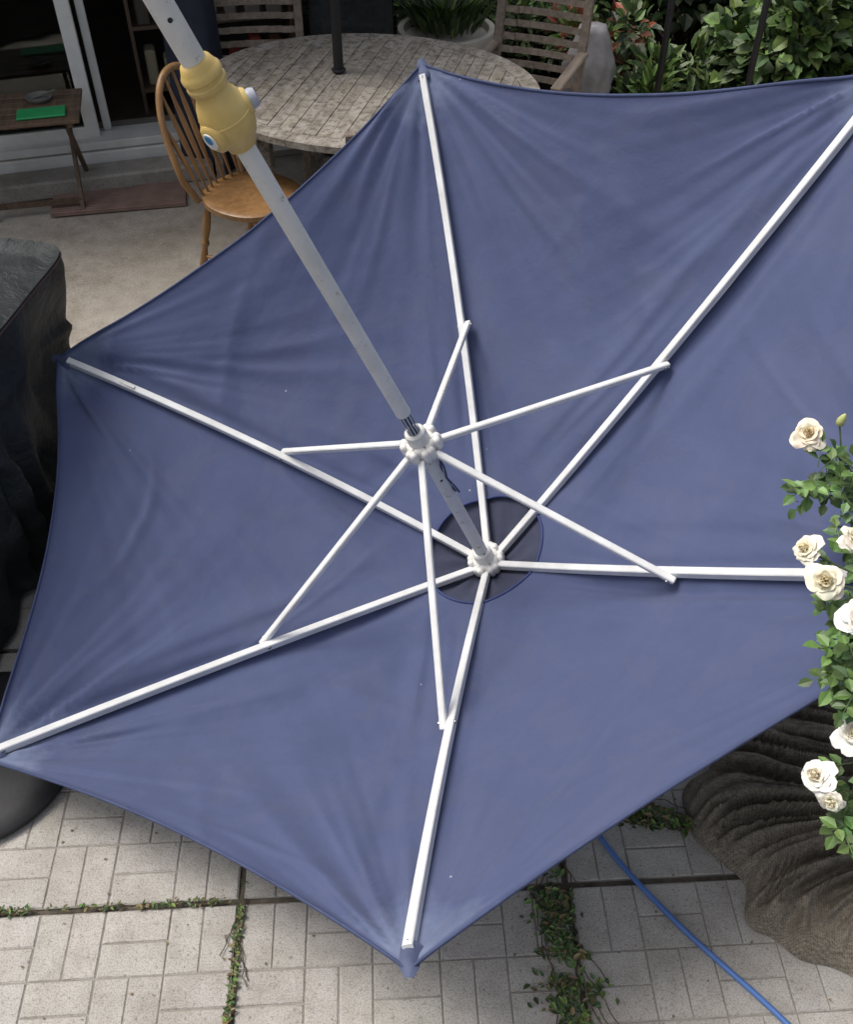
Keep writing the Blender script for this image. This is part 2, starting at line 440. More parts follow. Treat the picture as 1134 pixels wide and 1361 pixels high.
# canopy fabric
def fabric_mat():
    m,nt,b=nodes_mat('blue_canopy_fabric'); co=coord(nt)
    at=nt.nodes.new('ShaderNodeAttribute');at.attribute_name='mask'
    sep=nt.nodes.new('ShaderNodeSeparateColor'); nt.links.new(at.outputs[0],sep.inputs[0])
    n1=noise_t(nt,co,1.7,3,.6); n2=noise_t(nt,co,9,4,.65); n3=noise_t(nt,co,3.0,5,.7,None,.6)
    base=ramp(nt,n1,[(.3,(.056,.073,.158)),(.7,(.066,.085,.174))])
    base=mix(nt,.5,base,ramp(nt,n2,[(.35,(.055,.071,.152)),(.7,(.069,.087,.176))]))
    stain=ramp(nt,n3,[(.53,(0,0,0)),(.555,(.22,.22,.22)),(.66,(.14,.14,.14)),(.74,(.36,.36,.36))])
    base=mix(nt,stain,base,(.085,.092,.145))
    ma=nt.nodes.new('ShaderNodeMath');ma.operation='MULTIPLY_ADD'
    nt.links.new(n2,ma.inputs[0]);ma.inputs[1].default_value=.8
    sub=nt.nodes.new('ShaderNodeMath');sub.operation='ADD';nt.links.new(sep.outputs[0],sub.inputs[0]);sub.inputs[1].default_value=-.62
    nt.links.new(sub.outputs[0],ma.inputs[2])
    fr=ramp(nt,ma.outputs[0],[(.12,(0,0,0)),(.70,(.85,.85,.85))])
    base=mix(nt,fr,base,(.185,.225,.33))
    base=mix(nt,sep.outputs[1],base,(.045,.058,.13))
    v=nt.nodes.new('ShaderNodeTexVoronoi');v.inputs['Scale'].default_value=5.0;nt.links.new(co,v.inputs['Vector'])
    spk=ramp(nt,v.outputs['Distance'],[(.0,(.8,.8,.8)),(.014,(.8,.8,.8)),(.02,(0,0,0))])
    base=mix(nt,spk,base,(.38,.40,.45))
    nt.links.new(base,b.inputs['Base Color'])
    b.inputs['Roughness'].default_value=.85
    b.inputs['Sheen Weight'].default_value=.08
    p=bump(nt,b,noise_t(nt,co,420,1,.6),.22,.001)
    bump(nt,b,noise_t(nt,co,7,5,.64,None,.4),.32,.014,p)
    return m
fab=fabric_mat()
NT,NS=150,110
verts=[];faces=[];mask=[];hem=[]
TIP=.052
def ridge(d,w): # asymmetric soft pleat
    x=d/w
    return math.exp(-x*x) if x<0 else math.exp(-x*x*.25)
for k in range(6):
    k2=(k+1)%6
    L1=(T[k]-A).length;L2=(T[k2]-A).length
    C1=rib(k,1+TIP/L1);C2=rib(k2,1+TIP/L2)
    seed=k*13.7
    o=len(verts)
    for i in range(NT+1):
        for j in range(NS+1):
            s=j/NS
            fi=math.atan((s-.5)*2*math.tan(R(30)))
            tc=.134/(math.cos(R(30))/math.cos(fi))
            ti=tc+(1-tc)*i/NT
            ext=1+(TIP/L1*(1-s)+TIP/L2*s)
            sc=.042*math.sin(math.pi*s)**.8*sstep(0,.3,i/NT)
            t=ti*(1+(ext-1)*sstep(0,.5,i/NT)-sc)
            a=rib(k,t);b=rib(k2,t)
            p=a.lerp(b,s)
            wd=(b-a).length
            wing=sstep(.15,.36,t)*min(1,max(0,(1.03-t)/.22))
            sm=math.sin(math.pi*s)
            dep=.017+.012*wing
            dep+= .060*sm**.75*math.sin(math.pi*min(1,max(0,t-.15)*1.08))
            dd1=s*wd;dd2=(1-s)*wd
            for dist,kk,sg in((dd1,k,1),(dd2,k2,-1)):
                c0=.05+.03*noise.noise(V((t*3,kk*7.1+sg,0)))
                fold=math.exp(-((dist-c0)/.026)**2)
                dep+= .026*wing*fold*max(0,(.45+noise.noise(V((t*2.2,kk*3.3,sg*2.0+1)))))
                # pleats that run beside the rib and drift away from it
                for q_ in range(3):
                    c0=(.07+.055*q_)+(.10-.03*q_)*(1-t)*(1+.5*noise.noise(V((kk*3.7+q_,sg*5,2))))+.025*noise.noise(V((t*2.2,kk*5.1+sg,4+q_*3)))
                    am=max(0,.12+1.5*noise.noise(V((t*1.6+q_,kk*2.3,sg*4.0+2+q_*7))))
                    dep-= (.020-.003*q_)*wing*am*ridge(dist-c0,.017+.005*q_)
            for C,kk,tt in((C1,k,T[k]),(C2,k2,T[k2])):
                q=p-C;r=q.length
                if r>.02:
                    ax=(A-tt).normalized();ph=math.acos(max(-1,min(1,q.normalized().dot(ax))))
                    f0=noise.noise(V((ph*5.5+kk*3.1,r*.7,seed)))
                    f1=1-min(1,abs(noise.noise(V((ph*6.5+kk*1.7+.25*math.sin(r*3),r*.5,seed+5))))*5.5)
                    f2=noise.noise(V((ph*16+kk*2.7,r*1.0,seed+9)))
                    env=min(1,r/.2)*math.exp(-r/.62)*min(1,ph*6)
                    gate=max(0,.25+1.5*noise.noise(V((ph*3+kk*9,r*1.5,3))))
                    dep+=env*(.034*f0-.026*f1*gate+.014*f2)
            dep+=.014*noise.noise(V((s*5+seed,t*1.3,1)))*sm*wing
            dep+=.028*noise.noise(V((p.x*1.8,p.y*1.8,p.z*1.8+seed)))*sm*wing
            v_=noise.noise(V((p.x*1.7+seed,p.y*1.1,seed*2+p.z)))
            g_=max(0,noise.noise(V((p.x*1.5+7,p.y*1.5,seed+4)))+.2)
            dep-=.016*max(0,1-abs(v_)*12)**1.4*g_*2*wing*sm**.5
            dep+=.0020*fbm(p.x*8,p.y*8,p.z*8,3)*sm*wing
            p=p-U*dep
            verts.append(p)
            dC=min((a-C1).length+dd1*.9,(b-C2).length+dd2*.9)
            fade=max(0,1-dC/.34)
            edge=1.0 if (i>=NT-1) else 0.0
            mask.append((fade,edge*.6,0,1))
            if i==NT: hem.append(p)
    for i in range(NT):
        for j in range(NS):
            q=o+i*(NS+1)+j
            faces.append((q,q+1,q+NS+2,q+NS+1))
me=bpy.data.meshes.new('canopy');me.from_pydata(verts,[],faces);me.materials.append(fab)
ca=me.color_attributes.new('mask','FLOAT_COLOR','POINT');ca.data.foreach_set('color',[c for m_ in mask for c in m_])
me.polygons.foreach_set('use_smooth',[True]*len(faces));me.update()
ob=bpy.data.objects.new('canopy',me);scene.collection.objects.link(ob);ob.parent=umb
hemm=simple('hem_binding',(.06,.077,.16),(.04,.055,.12),20,.85,0)
mb=MB()
for k in range(6): mb.tube(hem[k*(NS+1):(k+1)*(NS+1)],.0036,6,flat=1.6)
mb.finish('hem',[hemm],True,umb)
pock=simple('pocket_fabric',(.10,.12,.20),(.06,.075,.14),14,.85,.5,50)
mb=MB()
for k in range(6):
    d=(rib(k,1)-rib(k,.95)).normalized(); s_=d.cross(U).normalized();up=s_.cross(d).normalized()
    n_=10;vs=[]
    for i in range(n_+1):
        f=i/n_; p=T[k]+d*(-.014+(TIP+.022)*f)-up*(.006+.010*f)
        wv=.027*(1-.60*f**1.8)+.0015*math.sin(f*9+k); hh=.022*(1-.75*f)
        for a,c in((-1,-.35),(-.6,.5),(0,.9+.2*math.sin(f*7+k)),(.6,.55),(1,-.35)):
            vs.append(p+s_*wv*a+up*hh*c+s_*.003*math.sin(f*6+k*2))
    mb.add(vs,[(i*5+j,i*5+j+1,(i+1)*5+j+1,(i+1)*5+j) for i in range(n_) for j in range(4)])
mb.finish('tip_pockets',[pock],True,umb)
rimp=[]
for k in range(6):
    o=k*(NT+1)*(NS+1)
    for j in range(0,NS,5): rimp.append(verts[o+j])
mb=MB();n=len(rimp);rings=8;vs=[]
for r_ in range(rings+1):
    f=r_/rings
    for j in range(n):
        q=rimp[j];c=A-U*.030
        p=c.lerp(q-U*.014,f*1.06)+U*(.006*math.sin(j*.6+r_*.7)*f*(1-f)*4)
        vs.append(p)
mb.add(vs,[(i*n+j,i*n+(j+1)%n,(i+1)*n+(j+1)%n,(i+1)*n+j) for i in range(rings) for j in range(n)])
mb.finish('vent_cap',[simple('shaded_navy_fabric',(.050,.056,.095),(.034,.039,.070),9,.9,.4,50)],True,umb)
mb=MB();pts=[p+U*.003 for p in rimp]
pts.append(pts[0]); mb.tube(pts,.0048,8,False); mb.finish('vent_edge_binding',[simple('binding_blue',(.035,.052,.17),(.025,.038,.12),20,.7,0)],True,umb)
mb=MB();p=rib(5,.86)+U*.016;d=(T[5]-A).normalized()
mb.beam(p-d*.03,p+d*.03,.012,.008,U,.002);mb.finish('rib_clip',[plast],False,umb)

# ------------------------------------------------------------ umbrella base disc (left)
blk=simple('black_plastic',(.016,.016,.018),(.009,.009,.010),10,.6,.15,60)
mb=MB();mb.revolve((-1.345,1.55,0),(0,0,1),[(0,.29),(.012,.30),(.03,.30),(.042,.285),(.05,.25),(.062,.12),(.075,.05),(.075,.0)],56)
mb.revolve((-1.345,1.55,.07),(0,0,1),[(0,.035),(.25,.033),(.26,.025)],20)
mb.finish('umbrella_base',[blk],True,angle=40)

# ------------------------------------------------------------ covered barbecue (left)
cov,nt,b=nodes_mat('black_vinyl_cover');co=coord(nt)
c=ramp(nt,noise_t(nt,co,5,4,.6),[(.3,(.009,.011,.012)),(.7,(.021,.026,.028))])
nt.links.new(c,b.inputs['Base Color']);b.inputs['Roughness'].default_value=.58;b.inputs['Specular IOR Level'].default_value=.3
bump(nt,b,noise_t(nt,co,7,5,.65,None,.5),.8,.03)
mb=MB();NU,NV=220,70;vs=[]
cx,cy=-1.86,2.42
def rr(a,hx,hy,n=7):
    c_,s_=math.cos(a),math.sin(a)
    r=(abs(c_/hx)**n+abs(s_/hy)**n)**(-1/n); return r*c_,r*s_
cr_,sr_=math.cos(R(-11)),math.sin(R(-11))
for i in range(NV+1):
    f=i/NV
    for j in range(NU):
        a=2*math.pi*j/NU
        if f<.3:
            g=f/.3; x_,y_=rr(a,.50*g+.001,.74*g+.001,12); z=.84+.012*fbm(x_*3,y_*3)-.02*g**6
        else:
            g=(f-.3)/.7; fl=1+.07*g
            x_,y_=rr(a,.505*fl,.745*fl,12-5*g); z=.825*(1-g)+.03
            l=math.hypot(x_,y_)
            pl=(.06*fbm(x_*3,y_*3,g*1.5)+.022*math.sin(a*19+3*math.sin(a*5)+g))*min(1,g*1.6)
            rg=max(0,1-abs(noise.noise(V((x_*2.5,y_*2.5,g*3+x_))))*7); pl+=.02*rg*min(1,g*3)
            x_*=1+pl/l;y_*=1+pl/l
        X,Y=cx+x_*cr_-y_*sr_,cy+x_*sr_+y_*cr_
        dd=(V((X,Y,z))-V((-1.25,2.85,.5))).length
        X-=.16*math.exp(-(dd/.22)**2)
        vs.append((X,Y,z))
mb.add(vs,[(i*NU+j,i*NU+(j+1)%NU,(i+1)*NU+(j+1)%NU,(i+1)*NU+j) for i in range(NV) for j in range(NU)])
mb.mi=1
ring=int(NV*.3)+1
mb.tube([V(vs[ring*NU+j%NU])+V((0,0,.004)) for j in range(NU+1)],.0035,6,False)
jc=min(range(NU),key=lambda j:(V(vs[ring*NU+j])-V((-1.2,3.3,.8))).length)
mb.tube([V(vs[i*NU+jc])+V((.003,.003,0)) for i in range(ring,NV+1)],.0035,6,False)
mb.finish('covered_barbecue',[cov,simple('cover_piping',(.10,.05,.05),(.06,.03,.03),20,.6,0)],True,angle=50)

# ------------------------------------------------------------ burlap netting heap (right)
sk,nt,b=nodes_mat('burlap_netting');co=coord(nt)
wv=[]
for rz in (20,110):
    mp=nt.nodes.new('ShaderNodeMapping');mp.inputs['Rotation'].default_value=(R(15),R(10),R(rz));nt.links.new(co,mp.inputs[0])
    w_=nt.nodes.new('ShaderNodeTexWave');w_.inputs['Scale'].default_value=78;w_.inputs['Distortion'].default_value=5;w_.inputs['Detail Scale'].default_value=2
    nt.links.new(mp.outputs[0],w_.inputs['Vector']);wv.append(w_.outputs['Fac'])
mm=nt.nodes.new('ShaderNodeMath');mm.operation='MAXIMUM';nt.links.new(wv[0],mm.inputs[0]);nt.links.new(wv[1],mm.inputs[1])
c=mix(nt,mm.outputs[0],(.085,.072,.056),(.30,.265,.215))
c=mix(nt,1.0,c,ramp(nt,noise_t(nt,co,5,5,.6),[(.3,(.62,.6,.57)),(.7,(1.12,1.1,1.06))]),'MULTIPLY')
c=mix(nt,1.0,c,ramp(nt,noise_t(nt,co,70,3,.7),[(.3,(.7,.7,.7)),(.7,(1.25,1.25,1.25))]),'MULTIPLY')
nt.links.new(c,b.inputs['Base Color']);b.inputs['Roughness'].default_value=.95
bump(nt,b,noise_t(nt,co,120,2,.6),.5,.003)
mb=MB();NR,NA=150,360;vs=[]
for i in range(NR+1):
    r=i/NR
    for j in range(NA):
        a=2*math.pi*j/NA
        Ro=.45*(1+.16*noise.noise(V((math.cos(a)*1.6,math.sin(a)*1.6,2)))+.13*noise.noise(V((math.cos(a)*4,math.sin(a)*4,5))))
        x_=1.22+Ro*1.02*r*math.cos(a);y_=1.36+Ro*r*math.sin(a)
        prof=(1-r**3)**.6 if r<1 else 0
        z=.07*prof*(.8+.8*noise.noise(V((x_*2.5,y_*2.5,1))))
        wx=x_+.14*noise.noise(V((x_*2.6,y_*2.6,11)));wy=y_+.14*noise.noise(V((x_*2.6,y_*2.6,21)))
        # long draped folds in a wandering direction
        th=.6+1.4*noise.noise(V((x_*1.4,y_*1.4,31)))
        u_=wx*math.cos(th)+wy*math.sin(th);v_=-wx*math.sin(th)+wy*math.cos(th)
        f1=max(0,1-abs(noise.noise(V((u_*2.2,v_*8,8))))*4.0)
        f2=max(0,1-abs(noise.noise(V((u_*4+2,v_*17,3))))*3.4)
        f3=noise.noise(V((wx*22,wy*22,5)))
        ed=min(1,(1-r)*12)
        z+=(.060*f1+.028*f2+.006*f3)*ed*(.6+.4*prof)
        z+=.020*min(1,(1-r)*18)
        vs.append((x_,y_,max(.002,z)+.004))
mb.add(vs,[(i*NA+j,i*NA+(j+1)%NA,(i+1)*NA+(j+1)%NA,(i+1)*NA+j) for i in range(NR) for j in range(NA)])
mb.finish('burlap_netting_heap',[sk],True)

# ------------------------------------------------------------ rose bush
petal,nt,b=nodes_mat('rose_petal')
at=nt.nodes.new('ShaderNodeAttribute');at.attribute_name='tint'
nt.links.new(at.outputs[0],b.inputs['Base Color']);b.inputs['Roughness'].default_value=.6
rose=empty('rose_bush')
def rose_flower(mb,c,ax,r,col=(.86,.82,.68)):
    c=V(c);ax=V(ax).normalized();x=ax.orthogonal().normalized();y=ax.cross(x)
    layers=[(4,.10,.62,.42),(5,.26,.60,.62),(5,.46,.52,.85),(6,.68,.36,1.0),(6,.88,.12,1.0)]
    for li,(n_,tilt,hgt,sz) in enumerate(layers):
        for k in range(n_):
            a=2*math.pi*(k/n_)+li*.9+rnd.uniform(-.35,.35)
            tl=tilt*rnd.uniform(.75,1.25);hg=hgt*rnd.uniform(.75,1.15)+rnd.uniform(-.08,.08);szz=sz*rnd.uniform(.8,1.15)
            dx=x*math.cos(a)+y*math.sin(a);sx=(ax.cross(dx)+ax*rnd.uniform(-.25,.25)).normalized()
            w_=r*.72*szz
            cc=(col[0]*rnd.uniform(.96,1.03),col[1]*(.93+.06*li/4)*rnd.uniform(.97,1.02),col[2]*(.74+.26*li/4)*rnd.uniform(.95,1.04))
            mb.ti=tuple(min(.9,z)*.93 for z in cc);vs=[]
            ph=rnd.uniform(0,6)
            for u in range(6):
                fu=u/5
                rad=r*tl*(.2+1.15*fu**1.15);hz=r*(-.15+hg*fu-(.30*tl)*fu**3)
                for v_ in range(7):
                    fv=(v_-3)/3
                    ww=w_*math.sin(math.pi*(.14+.66*fu))*fv
                    cup=-abs(fv)**2*r*.20*(1-.4*tl)
                    rip=r*.07*math.sin(fv*4+ph)*fu**2
                    vs.append(c+dx*(rad+cup)+sx*ww+ax*(hz+rip-(.10*r*abs(fv)**2 if u==5 else 0)))
            mb.add(vs,[(i*7+j,i*7+j+1,(i+1)*7+j+1,(i+1)*7+j) for i in range(5) for j in range(6)])
mbp=MB();mbl=MB()
blooms=[((.842,1.647,1.20),.031,(.86,.77,.62),(-.3,-.5,.8)),((.738,1.298,1.20),.027,(.86,.82,.68),(-.8,-.1,.6)),
 ((.755,1.215,1.20),.033,(.86,.82,.68),(-.5,-.6,.7)),((.790,1.125,1.20),.031,(.88,.87,.84),(-.1,-.4,.9)),((.845,1.328,1.20),.026,(.86,.83,.72),(.2,-.3,.9)),
 ((.755,.979,.90),.030,(.88,.87,.82),(-.7,-.2,.5)),((.775,.935,.88),.024,(.87,.85,.78),(-.4,-.8,.2)),((.805,1.009,1.0),.029,(.87,.86,.82),(-.1,-.3,.9)),
 ((1.02,1.25,1.3),.034,(.86,.82,.7),(0,-.3,1)),((1.1,1.0,1.25),.034,(.86,.82,.7),(0,-.3,1))]
root=V((1.28,.92,0));mains=[]
for tgt in [V((1.08,1.55,1.05)),V((.96,1.28,1.08)),V((.97,1.08,.98)),V((.98,.95,.75)),V((1.3,1.2,1.35)),V((1.15,.9,1.2))]:
    m1=root.lerp(tgt,.5)+V((.12,-.02,.12))
    pts=[(root+V((rnd.uniform(-.05,.05),rnd.uniform(-.05,.05),0)))*(1-t)**2+m1*2*t*(1-t)+tgt*t*t for t in [i/10 for i in range(11)]]
    mbl.mi=1;mbl.tube(pts,[.008-.0005*i for i in range(11)],6);mains.append(pts)
def rose_leafset(p,d,L):
    d=V(d).normalized();mbl.mi=1;e=p+d*L*1.9+V((0,0,-L*.3));mbl.tube([p,(p+e)/2+V((0,0,L*.1)),e],.0011,4)
    sdv=d.cross(V((0,0,1)));sdv=sdv.normalized() if sdv.length>.01 else V((1,0,0))
    mbl.mi=0
    for f,sg in((.35,1),(.35,-1),(.7,1),(.7,-1),(1,0)):
        q=p.lerp(e,f);mbl.ti=lt(.5,1.6)
        dd=(sdv*sg*1.0+d*(.5 if sg else 1.2)+V((0,0,rnd.uniform(-.35,.15))))
        l=L*rnd.uniform(.8,1.2);mbl.leaf(q,dd,V((rnd.uniform(-.4,.4),rnd.uniform(-.5,.2),1)),l,l*.66,.15)
for c,r,col,ax in blooms:
    c=V(c);rose_flower(mbp,c,ax,r,col)
    best=min((q for p in mains for q in p),key=lambda q:(q-c).length+max(0,q.z-c.z)*2)
    axn=V(ax).normalized();mbl.mi=1
    p0=c-axn*r*.2;mid=(p0+best)/2+V((.03,0,-.02))
    sp=[best*(1-t)**2+mid*2*t*(1-t)+p0*t*t for t in [i/8 for i in range(9)]]
    mbl.tube(sp,.0024,5)
    mbl.revolve(p0-axn*.006,axn,[(0,.003),(.004,.006),(.01,.005)],8)
    for i in (1,2,3,4,5,6):
        for _ in range(2):
            rose_leafset(sp[i]-V((0,0,.01)),rv()+V((.1,-.2,-.2)),.027)
    for k in range(5):
        a=k*1.257;x=axn.orthogonal().normalized();y_=axn.cross(x)
        mbl.mi=0;mbl.ti=(1,1,1);mbl.leaf(p0,(x*math.cos(a)+y_*math.sin(a))*1-axn*.3,axn,.02,.006)
for p in mains:
    for q in p[4:]:
        for _ in range(8):
            rose_leafset(q+rv()*.05,rv()+V((-.0,-.2,.1)),.032)
for c in [(.88,1.60,1.13),(.90,1.52,1.14),(.86,1.57,1.12),(.93,1.45,1.12),(.88,1.38,1.12),(.92,1.34,1.1),(.82,1.20,1.10),(.84,1.16,1.06),(.80,1.12,1.06),(.81,1.16,1.10),(.83,1.07,1.05),(.86,1.03,.98),(.84,.99,.93),(.86,.95,.88),(.95,1.62,1.1),(.80,1.06,1.06),(.82,.93,.82)]:
    for _ in range(6): rose_leafset(V(c)+rv()*.03,rv()+V((.1,-.3,.0)),.032)
mbp.ti=(.50,.52,.20);mbp.revolve((.925,1.686,1.20),(.1,-.1,1),[(-.014,.003),(-.008,.009),(.004,.010),(.016,.006),(.024,.001)],10)
mbl.mi=1;mbl.tube([(.925,1.686,1.19),(.95,1.64,1.08),(1.02,1.58,1.02)],.0022,5)
mbp.finish('roses',[petal],True,rose);mbl.finish('stems_and_leaves',[lf_rose,stem_g],False,rose)

# ------------------------------------------------------------ oval teak table
def wood(name,c1,c2,sc=(1,8,8),scale=5,rough=.8,mott=None):
    m,nt,b=nodes_mat(name);co=coord(nt)
    at=nt.nodes.new('ShaderNodeAttribute');at.attribute_name='tint'
    n1=noise_t(nt,co,scale,5,.65,sc)
    c=ramp(nt,n1,[(.3,c2),(.68,c1)]);c=mix(nt,1.0,c,at.outputs[0],'MULTIPLY')
    n2=noise_t(nt,co,3,3,.6);c=mix(nt,1.0,c,ramp(nt,n2,[(.3,(.75,.75,.75)),(.7,(1.1,1.1,1.1))]),'MULTIPLY')
    if mott:
        n3=noise_t(nt,co,13,5,.75);c=mix(nt,ramp(nt,n3,[(.45,(0,0,0)),(.6,(.75,.75,.75))]),c,mott)
        n5=noise_t(nt,co,28,4,.75);c=mix(nt,ramp(nt,n5,[(.50,(0,0,0)),(.62,(.75,.75,.75))]),c,(.085,.068,.05))
    nt.links.new(c,b.inputs['Base Color']);b.inputs['Roughness'].default_value=rough
    bump(nt,b,n1,.5,.004);return m
teak=wood('weathered_teak',(.36,.32,.27),(.19,.16,.125),(8,1,8),4,.85,(.38,.345,.30))
teak2=wood('weathered_teak_chair',(.32,.26,.205),(.15,.115,.085))
mb=MB();ax_,ay_=.83,.68;bw=.085;th=.03
nseg=14
for k in range(nseg):
    a0=2*math.pi*k/nseg+.002;a1=2*math.pi*(k+1)/nseg-.002
    q=rnd.uniform(.9,1.08);mb.ti=(q,q,q*rnd.uniform(.95,1.02));vs=[];M_=8
    for z in(0,-th):
        for i in range(M_+1):
            a=a0+(a1-a0)*i/M_
            vs.append((ax_*math.cos(a),ay_*math.sin(a),z));vs.append(((ax_-bw)*math.cos(a),(ay_-bw)*math.sin(a),z))
    fs=[];H_=2*(M_+1)
    for i in range(M_):
        o=i*2;fs.append((o,o+2,o+3,o+1));fs.append((H_+o,H_+o+1,H_+o+3,H_+o+2));fs.append((o,H_+o,H_+o+2,o+2));fs.append((o+1,o+3,H_+o+3,H_+o+1))
    fs+=[(0,1,H_+1,H_),(2*M_,H_+2*M_,H_+2*M_+1,2*M_+1)]
    mb.add(vs,fs)
x=-(ax_-bw)+.003;sw=.058
while x<ax_-bw-.01:
    x1=min(x+sw,ax_-bw-.003);f=lambda xx:(ay_-bw-.003)*math.sqrt(max(0,1-(xx/(ax_-bw))**2))
    q=rnd.uniform(.85,1.12);mb.ti=(q,q,q*rnd.uniform(.94,1.02))
    ya,yb=f(x),f(x1)
    zz=rnd.uniform(-.002,.001)
    for sg0,sg1 in((-1,0),(0,1)):
        y00=ya*sg0+(.002 if sg0==0 else 0);y01=yb*sg0+(.002 if sg0==0 else 0);y10=ya*sg1-(.002 if sg1==0 else 0);y11=yb*sg1-(.002 if sg1==0 else 0)
        vs=[(x,y00,zz),(x1,y01,zz),(x1,y11,zz),(x,y10,zz),(x,y00,-th),(x1,y01,-th),(x1,y11,-th),(x,y10,-th)]
        mb.add(vs,[(0,1,2,3),(7,6,5,4),(0,4,5,1),(1,5,6,2),(2,6,7,3),(3,7,4,0)])
    x=x1+.0035
mb.ti=(.8,.8,.8)
for sx in(-1,1):
    for sy in(-1,1): mb.box((sx*.42,sy*.34,-.385),(.06,.06,.69),None,.006)
    mb.box((sx*.42,0,-.075),(.04,.62,.07),None,.004)
for sy in(-1,1): mb.box((0,sy*.34,-.075),(.78,.03,.07),None,.004)
tab=mb.finish('teak_garden_table',[teak]);tab.location=(-.28,4.76,.73);tab.rotation_euler=(0,0,R(-14))
mb=MB();mb.tube([(0,0,.06),(0,0,2.4)],.024,16);mb.revolve((0,0,0),(0,0,1),[(0,.22),(.03,.22),(.06,.2),(.08,.05),(.3,.035),(.3,.0)],28)
mb.mi=1;mb.revolve((0,0,1.35),(0,0,1),[(0,.10),(.1,.085),(.6,.06),(1.0,.03),(1.05,.02)],16)
mb.mi=0;mb.revolve((0,0,.73),(0,0,1),[(.001,.027),(.012,.036),(.018,.034),(.02,.024)],16)
u2=mb.finish('closed_umbrella',[blk,navy_d],True,angle=40);u2.location=(-.43,4.92,0)

def teak_chair(loc,ang,arms=True,top=.95):
    mb=MB()
    lean=.12
    def B(z): return -.22-lean*max(0,(z-.42))/.5
    for sy in(-1,1):
        mb.ti=(.9,.9,.9)
        mb.beam((B(0)+.0,sy*.235,0),(-.22,sy*.235,.42),.045,.04,bev=.004)
        mb.beam((-.22,sy*.235,.42),(B(top),sy*.235,top),.045,.035,bev=.004)
        mb.beam((.22,sy*.235,0),(.22,sy*.235,.64 if arms else .42),.045,.045,bev=.004)
        mb.box((0,sy*.235,.395),(.40,.025,.05),None,.003)
        if arms: mb.box((-.02,sy*.245,.655),(.52,.055,.024),None,.006)
    for i in range(8):
        q=rnd.uniform(.85,1.1);mb.ti=(q,q,q);mb.box((-.18+i*.055,0,.43),(.045,.45,.018),None,.003)
    n_=8
    for i in range(n_):
        z=.50+(top-.54)*i/(n_-1);q=rnd.uniform(.9,1.15);mb.ti=(q,q,q)
        hh=.06 if i==n_-1 else .032
        Mx=Matrix.Rotation(-math.atan(lean/.5),3,'Y')
        for s in range(6):
            y0=-.215+.43*s/6;y1=y0+.43/6
            c0=-.02*(1-((y0+y1)/.43)**2)
            mb.box((B(z)+c0,(y0+y1)/2,z),(.014,.43/6+.0005,hh),Mx)
    o=mb.finish('teak_chair',[teak2]);o.location=loc;o.rotation_euler=(0,0,R(ang));return o
teak_chair((-.90,5.30,0),-85,False,1.0)
teak_chair((.50,5.20,0),-112,True,.98)
teak_chair((-.10,4.20,0),95,False,.90)

# ------------------------------------------------------------ windsor chair
oak=wood('honey_oak',(.36,.195,.075),(.22,.11,.04),(6,6,1),5,.42)
mb=MB()
vs=[];n=40
for z,sc_ in((.42,.9),(.43,1.0),(.452,1.0),(.458,.96),(.450,.7),(.448,.02)):
    for j in range(n):
        a=2*math.pi*j/n;c_,s_=math.cos(a),math.sin(a)
        x_=.22*math.copysign(abs(c_)**.8,c_);y_=(.215-.03*(c_<0)*abs(c_))*math.copysign(abs(s_)**.8,s_)
        vs.append((x_*sc_,y_*sc_,z))
mb.add(vs,[(i*n+j,i*n+(j+1)%n,(i+1)*n+(j+1)%n,(i+1)*n+j) for i in range(5) for j in range(n)]+[tuple(range(n))[::-1]])
hp=[]
for i in range(33):
    a=math.pi*i/32
    yy=-.225*math.cos(a); zz=math.sin(a)**.75
    if i==0 or i==32: yy*=.80
    z=.45+.50*zz
    hp.append(V((-.185-.17*zz+.0,yy*(.86+.14*math.sin(a*1)),z)))
hp[0]=V((-.17,-.165,.44));hp[-1]=V((-.17,.165,.44))
mb.tube(hp,.016,10)
for k in range(7):
    yb=-.13+.26*k/6;yt=yb*1.35
    best=max((p for p in hp if abs(p.y-yt)<.02 and p.z>.6),key=lambda p:p.z)
    a=V((-.195+.03*abs(yb)/.13,yb,.45));b_=V((best.x,yt,best.z))
    rs=[.006,.007,.0115,.013,.0115,.007,.006];mb.tube([a.lerp(b_,i/6) for i in range(7)],rs,8)
def turned(a,b_,r=.016):
    f=[0,.06,.12,.2,.28,.36,.42,.44,.47,.5,.6,.75,.9,1];rr_=[.6,.7,1,1.15,1.2,1,.75,1.15,1.15,.75,1.05,1.15,.9,.65]
    mb.tube([V(a).lerp(V(b_),q) for q in f],[r*x for x in rr_],12)
lg={}
for sx in(-1,1):
    for sy in(-1,1):
        a=(sx*.14,sy*.14,.43);b_=(sx*.21,sy*.205,0);turned(a,b_,.017);lg[(sx,sy)]=(V(a),V(b_))
for sy in(-1,1): turned(lg[(-1,sy)][0].lerp(lg[(-1,sy)][1],.6),lg[(1,sy)][0].lerp(lg[(1,sy)][1],.6),.011)
turned(V((0,-.185,.17)),V((0,.185,.17)),.011)
wc=mb.finish('windsor_chair',[oak],True,angle=50);wc.location=(-.81,4.22,0);wc.rotation_euler=(0,0,R(-30))

